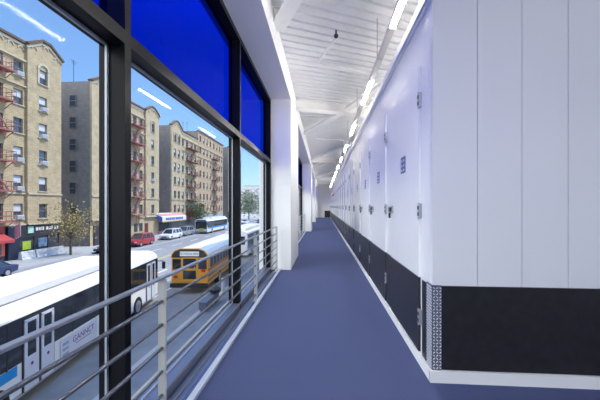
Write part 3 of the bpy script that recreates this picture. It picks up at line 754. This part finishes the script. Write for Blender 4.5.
BUSW = mat('bus_white', (.80, .80, .80, 1), .3, coat=.3); BUSG = mat('bus_glass', (.018, .022, .03, 1), .08, spec=.8); BUSB = mat('bus_blue', (.01, .26, .62, 1), .35); BUSD = mat('bus_black', (.02, .02, .022, 1), .5)
BUSGR = mat('bus_grey', (.35, .36, .38, 1), .5); PURP = mat('ad_purple', (.16, .03, .22, 1), .6); ADW = mat('ad_white', (.62, .64, .72, 1), .6); ORNG = mat('bus_yellow', (.72, .33, .025, 1), .4, coat=.3)
PLY = mat('plate_yellow', (.72, .55, .05, 1), .5)
def city_bus(loc, rz, label, ad=None, frontplate=False):
    """front towards local +Y; doors on local +X"""
    L, W = 12.2, 2.56; h = L/2; w = W/2; hb = 7.2
    b = tag(empty('city_bus', loc, rz), label, 'bus', 'city buses on the avenue')
    m = MB(); poly = [(-w, .34), (w, .34), (w, 2.58), (w-.05, 2.72), (w-.22, 2.90), (w-.55, 3.0), (-w+.55, 3.0), (-w+.22, 2.90), (-w+.05, 2.72), (-w, 2.58)]
    m.prism(poly, 'y', -hb, h); m.build('body', BUSW, b, bevel=.03)
    for s in (-1, 1):
        x0, x1 = (w, w+.012) if s > 0 else (-w-.012, -w)
        spans = [(-h+1.3, -2.4), (-.9, 2.2), (2.3, 4.6)] if s > 0 else [(-h+1.3, 1.0), (1.1, 5.4)]
        wp = box(x0, x1, -hb+.25, h-.05, 1.30, 2.56).build('window_band', BUSG, b)
        dm = MB()
        for q in range(9): yy = -h+.2+q*1.35; dm.box(x0-.004, x1+.004, yy-.02, yy+.02, 1.28, 2.5)
        dm.build('window_bar', BUSD, wp)
        st = box(x0, x1, -hb+.2, -4.22 if s > 0 else h-.4, 1.0, 1.28).build('blue_stripe', BUSB, b)
        box(x0, x1, -hb+.1, h-.1, .34, .44).build('skirt', BUSGR, b)
    # doors on the curb side
    for (ya, yb, nm) in ((-4.06, -2.78, 'rear_door'), (h-1.75, h-.45, 'front_door')):
        dr = box(w+.005, w+.02, ya, yb, .40, 2.5).build(nm, BUSD, b)
        for k in range(2):
            a = ya+.06+k*(yb-ya)/2; e = a+(yb-ya)/2-.12
            f = MB(); f.box(w+.02, w+.05, a, e, .42, 1.36); f.box(w+.02, w+.05, a, a+.09, 1.36, 2.42); f.box(w+.02, w+.05, e-.09, e, 1.36, 2.42); f.box(w+.02, w+.05, a, e, 2.36, 2.44)
            f.build('door_leaf', ADW, dr); MB().cyl((w+.05, (a+e)/2, 1.12), (w+.056, (a+e)/2, 1.12), .05, 10).build('door_sticker', PURP, dr)
            box(w+.021, w+.03, a+.09, e-.09, 1.36, 2.36).build('door_glass', BUSG, dr)
    if ad:
        p = box(w+.012, w+.03, -2.52, -.42, .46, 1.22).build('advert_panel', ADW, b)
        text_obj('advert_text', ad, .30, PURP, p, (w+.033, -1.25, .98), (PI/2, 0, PI/2), .002, 1.0)
        box(w+.03, w+.034, -1.72, -.78, .80, .825).build('advert_underline', PURP, p)
        gr = MB()
        for q in range(3): gr.box(w+.03, w+.034, -2.4, -2.1, .62+q*.18, .72+q*.18)
        gr.build('advert_small_print', mat('ad_grey', (.3, .36, .5, 1), .6), p)
    # front
    fr = box(-w+.12, w-.12, h, h+.015, 1.0, 2.55).build('windscreen', BUSG, b)
    box(-w+.35, w-.35, h+.0, h+.02, 2.58, 2.82).build('destination_sign', BUSD, b)
    box(-w+.02, w-.02, h-.1, h+.10, .35, .62).build('bumper', BUSGR, b)
    for s in (-1, 1):
        box(s*(w-.3)-.17, s*(w-.3)+.17, h, h+.03, .72, .9).build('headlight', LAMPW, b)
        mm = MB(); mm.bar((s*(w-.1), h, 2.35), (s*(w+.22), h+.38, 2.3), .05, .05); mm.box(s*(w+.22)-.09, s*(w+.22)+.09, h+.32, h+.44, 1.82, 2.25)
        mm.build('mirror', BUSD, b, bevel=.03)
        for yy in (-4.95, h-2.75): wheel(b, s*(w-.15), yy, .48, s, w=.34)
    if frontplate: box(-.55, .45, h+.02, h+.06, .68, 1.15).build('yellow_plate', PLY, b)
    box(-w+.25, w-.25, -hb-.015, -hb, 1.5, 2.4).build('rear_window', BUSG, b)
    r = MB(); r.box(-w+.3, w-.3, -6.6, 2.6, 2.98, 3.26); r.build('roof_unit', BUSW, b, bevel=.05)
    r = MB(); r.box(-.45, .45, -.6, .5, 3.26, 3.31); r.build('roof_hatch', BUSW, b, bevel=.02)
    r = MB(); r.box(-.45, .45, 2.9, 3.8, 3.0, 3.07); r.build('roof_hatch', BUSW, b, bevel=.02)
    return b
nb = city_bus((-10.36, 11.95, SZ), math.radians(8.8), 'near white city bus with a blue stripe, pulling out below the windows', ad='GANNCT')
m = MB(); m.ball((-.75, 5.3, 3.12), .17, sc=(1, 1, 1)); m.ball((-.45, 5.3, 3.10), .14); m.build('roof_dome', BUSW, nb, smooth=True)
city_bus((-24.75, 67.6, SZ), PI, 'oncoming white city bus at the far curb with a yellow plate', ad='MARKS', frontplate=True)
city_bus((-9.6, 40.3, SZ), math.radians(1), 'white city bus ahead of the yellow school bus')

def school_bus(loc, rz):
    L, W = 10.6, 2.38; h = L/2; w = W/2
    b = tag(empty('school_bus', loc, rz), 'yellow school bus with a white roof, seen from behind below the windows', 'bus')
    low = [(-w, .55), (w, .55), (w, 2.35), (-w, 2.35)]
    MB().prism(low, 'y', -h, h).build('body', ORNG, b, bevel=.03)
    top = [(w, 2.35), (w-.04, 2.55), (w-.22, 2.78), (w-.6, 2.92), (-w+.6, 2.92), (-w+.22, 2.78), (-w+.04, 2.55), (-w, 2.35)]
    MB().prism(top, 'y', -h+.02, h).build('roof', BUSW, b)
    tb = MB(); tb.prism([(p[0]*1.0, p[1]) for p in top], 'y', -h-.03, -h+.02); tb.build('rear_roof_cap', BUSD, b)
    # orange rim around the cap
    rim = MB()
    for (p, q) in zip(top[:-1], top[1:]): rim.bar((p[0], -h-.02, p[1]+.0), (q[0], -h-.02, q[1]), .06, .05)
    rim.build('roof_rim', ORNG, b)
    s = box(-.62, .62, -h-.05, -h-.02, 2.44, 2.74).build('rear_sign', SIGNW, b)
    text_obj('sign_text', 'SCHOOL BUS', .2, BUSD, s, (0, -h-.055, 2.59), (PI/2, 0, 0), .002)
    # rear: emergency door and windows
    d = box(-.5, .5, -h-.03, -h, .75, 2.36).build('rear_door', ORNG, b)
    box(-.42, .42, -h-.04, -h-.03, 1.65, 2.28).build('door_window', BUSG, d); box(-.42, .42, -h-.04, -h-.03, .95, 1.5).build('door_window', BUSG, d)
    box(.3, .36, -h-.07, -h-.03, 1.55, 1.75).build('door_handle', STAINLESS, d)
    for sx in (-1, 1):
        box(sx*.84-.27, sx*.84+.27, -h-.02, -h, 1.6, 2.25).build('rear_window', BUSG, b)
        for zz in (1.0, 1.4): box(sx*.9-.12, sx*.9+.12, -h-.035, -h, zz, zz+.18).build('tail_light', LAMPR, b)
        x0, x1 = (w, w+.012) if sx > 0 else (-w-.012, -w)
        for q in range(11):
            yy = -h+.5+q*.82; box(x0, x1, yy, yy+.70, 1.62, 2.26).build('side_window', BUSG, b)
        for zz in (.78, 1.1, 1.48): box(x0, x1+.02*0, -h+.05, h-.2, zz, zz+.07).build('rub_rail', BUSD, b)
        for yy in (-h+2.9, h-2.0): wheel(b, sx*(w-.15), yy, .48, sx, w=.3)
    box(-w-.03, w+.03, -h-.18, -h, .42, .68).build('bumper', BUSD, b)
    box(-w+.1, w-.1, h, h+.02, 1.5, 2.3).build('windscreen', BUSG, b)
    m = MB().prism([(h, .55), (h+.9, .55), (h+.9, 1.2), (h+.75, 1.4), (h, 1.5)], 'x', -w+.2, w-.2); m.build('hood', ORNG, b, bevel=.05)
    box(-.4, .4, -1, .2, 2.92, 2.98).build('roof_hatch', BUSW, b)
a = math.radians(3.7); hh = 5.3
school_bus((-8.66-math.sin(a)*hh, 19.6+math.cos(a)*hh, SZ), a)

# things at the near curb
m = box(-.2, .2, 0, 2.0, .12, .48); m.box(-.18, .18, .15, .4, 0, .12); m.box(-.18, .18, 1.6, 1.85, 0, .12); m.box(-.22, .22, -.03, 2.03, .48, .55)
o = m.build('bench', mat('bench_grey', (.11, .13, .17, 1), .8), bevel=.015); o.location = (-6.25, 15.7, SZ+.15); tag(o, 'low grey block bench at the near curb below the windows', 'bench')
m = MB(); m.ball((0, 0, .22), .36, 12, 7, sc=(1, .9, .62)); m.cyl((0, 0, .38), (.03, .02, .56), .10, 8, r2=.05)
o = m.build('trash_bag', mat('black_bag', (.015, .015, .02, 1), .35), smooth=True); o.location = (-6.15, 17.3, SZ+.15+.56); tag(o, 'black bag lying on the end of the grey bench', 'bag')
m = MB(); m.cyl((0, 0, 0), (0, 0, 1.05), .11, 10); m.cyl((0, 0, 1.05), (0, 0, 1.12), .13, 10)
o = m.build('bollard', mat('bollard_grey', (.45, .46, .52, 1), .6)); o.location = (-6.1, 18.6, SZ+.15); tag(o, 'pale bollard at the near curb beyond the black bag', 'bollard')

# ------------------------------------------------------------------ daylight
CLOUD_FILL = (11.4, 11.6, 11.6, 1)
w = bpy.data.worlds.new('sky'); SC.world = w; w.use_nodes = True
nt = w.node_tree; bg = nt.nodes['Background']
sky = nt.nodes.new('ShaderNodeTexSky'); sky.sky_type = 'NISHITA'; sky.sun_disc = False
E_, A_ = math.radians(57), math.radians(20)
sky.sun_elevation = E_; sky.sun_rotation = PI/2-A_; sky.altitude = 0; sky.air_density = 1.0; sky.dust_density = .6; sky.ozone_density = 2.0
mul = nt.nodes.new('ShaderNodeMix'); mul.data_type = 'RGBA'; mul.blend_type = 'MULTIPLY'; mul.inputs['Factor'].default_value = 1
tc = nt.nodes.new('ShaderNodeTexCoord'); sp = nt.nodes.new('ShaderNodeSeparateXYZ'); rp = nt.nodes.new('ShaderNodeValToRGB')
nt.links.new(tc.outputs['Generated'], sp.inputs[0]); nt.links.new(sp.outputs['Z'], rp.inputs['Fac'])
el = rp.color_ramp.elements; el[0].position = .0; el[0].color = (.37, .46, .57, 1); el[1].position = .45; el[1].color = (.53, .63, .72, 1)
e3 = el.new(.62); e3.color = (.9, 1.15, 1.5, 1)
nt.links.new(sky.outputs[0], mul.inputs['A']); nt.links.new(rp.outputs['Color'], mul.inputs['B'])
# bright cloud added to the unseen sky to light the storage doors evenly
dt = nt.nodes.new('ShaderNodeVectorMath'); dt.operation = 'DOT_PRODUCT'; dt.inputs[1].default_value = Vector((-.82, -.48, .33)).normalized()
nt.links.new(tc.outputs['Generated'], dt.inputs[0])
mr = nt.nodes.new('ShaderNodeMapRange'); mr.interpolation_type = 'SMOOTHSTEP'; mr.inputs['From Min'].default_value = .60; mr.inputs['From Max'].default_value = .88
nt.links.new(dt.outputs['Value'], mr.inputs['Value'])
cl = nt.nodes.new('ShaderNodeMix'); cl.data_type = 'RGBA'; cl.inputs['B'].default_value = CLOUD_FILL
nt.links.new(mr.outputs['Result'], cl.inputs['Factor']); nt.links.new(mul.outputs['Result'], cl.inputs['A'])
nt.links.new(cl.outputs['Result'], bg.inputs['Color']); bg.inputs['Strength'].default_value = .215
sl = bpy.data.lights.new('sun', 'SUN'); sl.energy = 2.35; sl.angle = math.radians(.6); sl.color = (1, .94, .84)
so = bpy.data.objects.new('sun', sl); COL.objects.link(so)
dirv = Vector((math.cos(E_)*math.cos(A_), math.cos(E_)*math.sin(A_), math.sin(E_)))
so.rotation_euler = dirv.to_track_quat('Z', 'Y').to_euler(); so.location = (20, 10, 40)

SC.view_settings.view_transform = 'Standard'; SC.view_settings.look = 'None'; SC.view_settings.exposure = .82; SC.view_settings.gamma = 1
SC.cycles.use_denoising = True; SC.cycles.max_bounces = 10; SC.cycles.diffuse_bounces = 6; SC.cycles.transparent_max_bounces = 16
SC.cycles.sample_clamp_indirect = 20
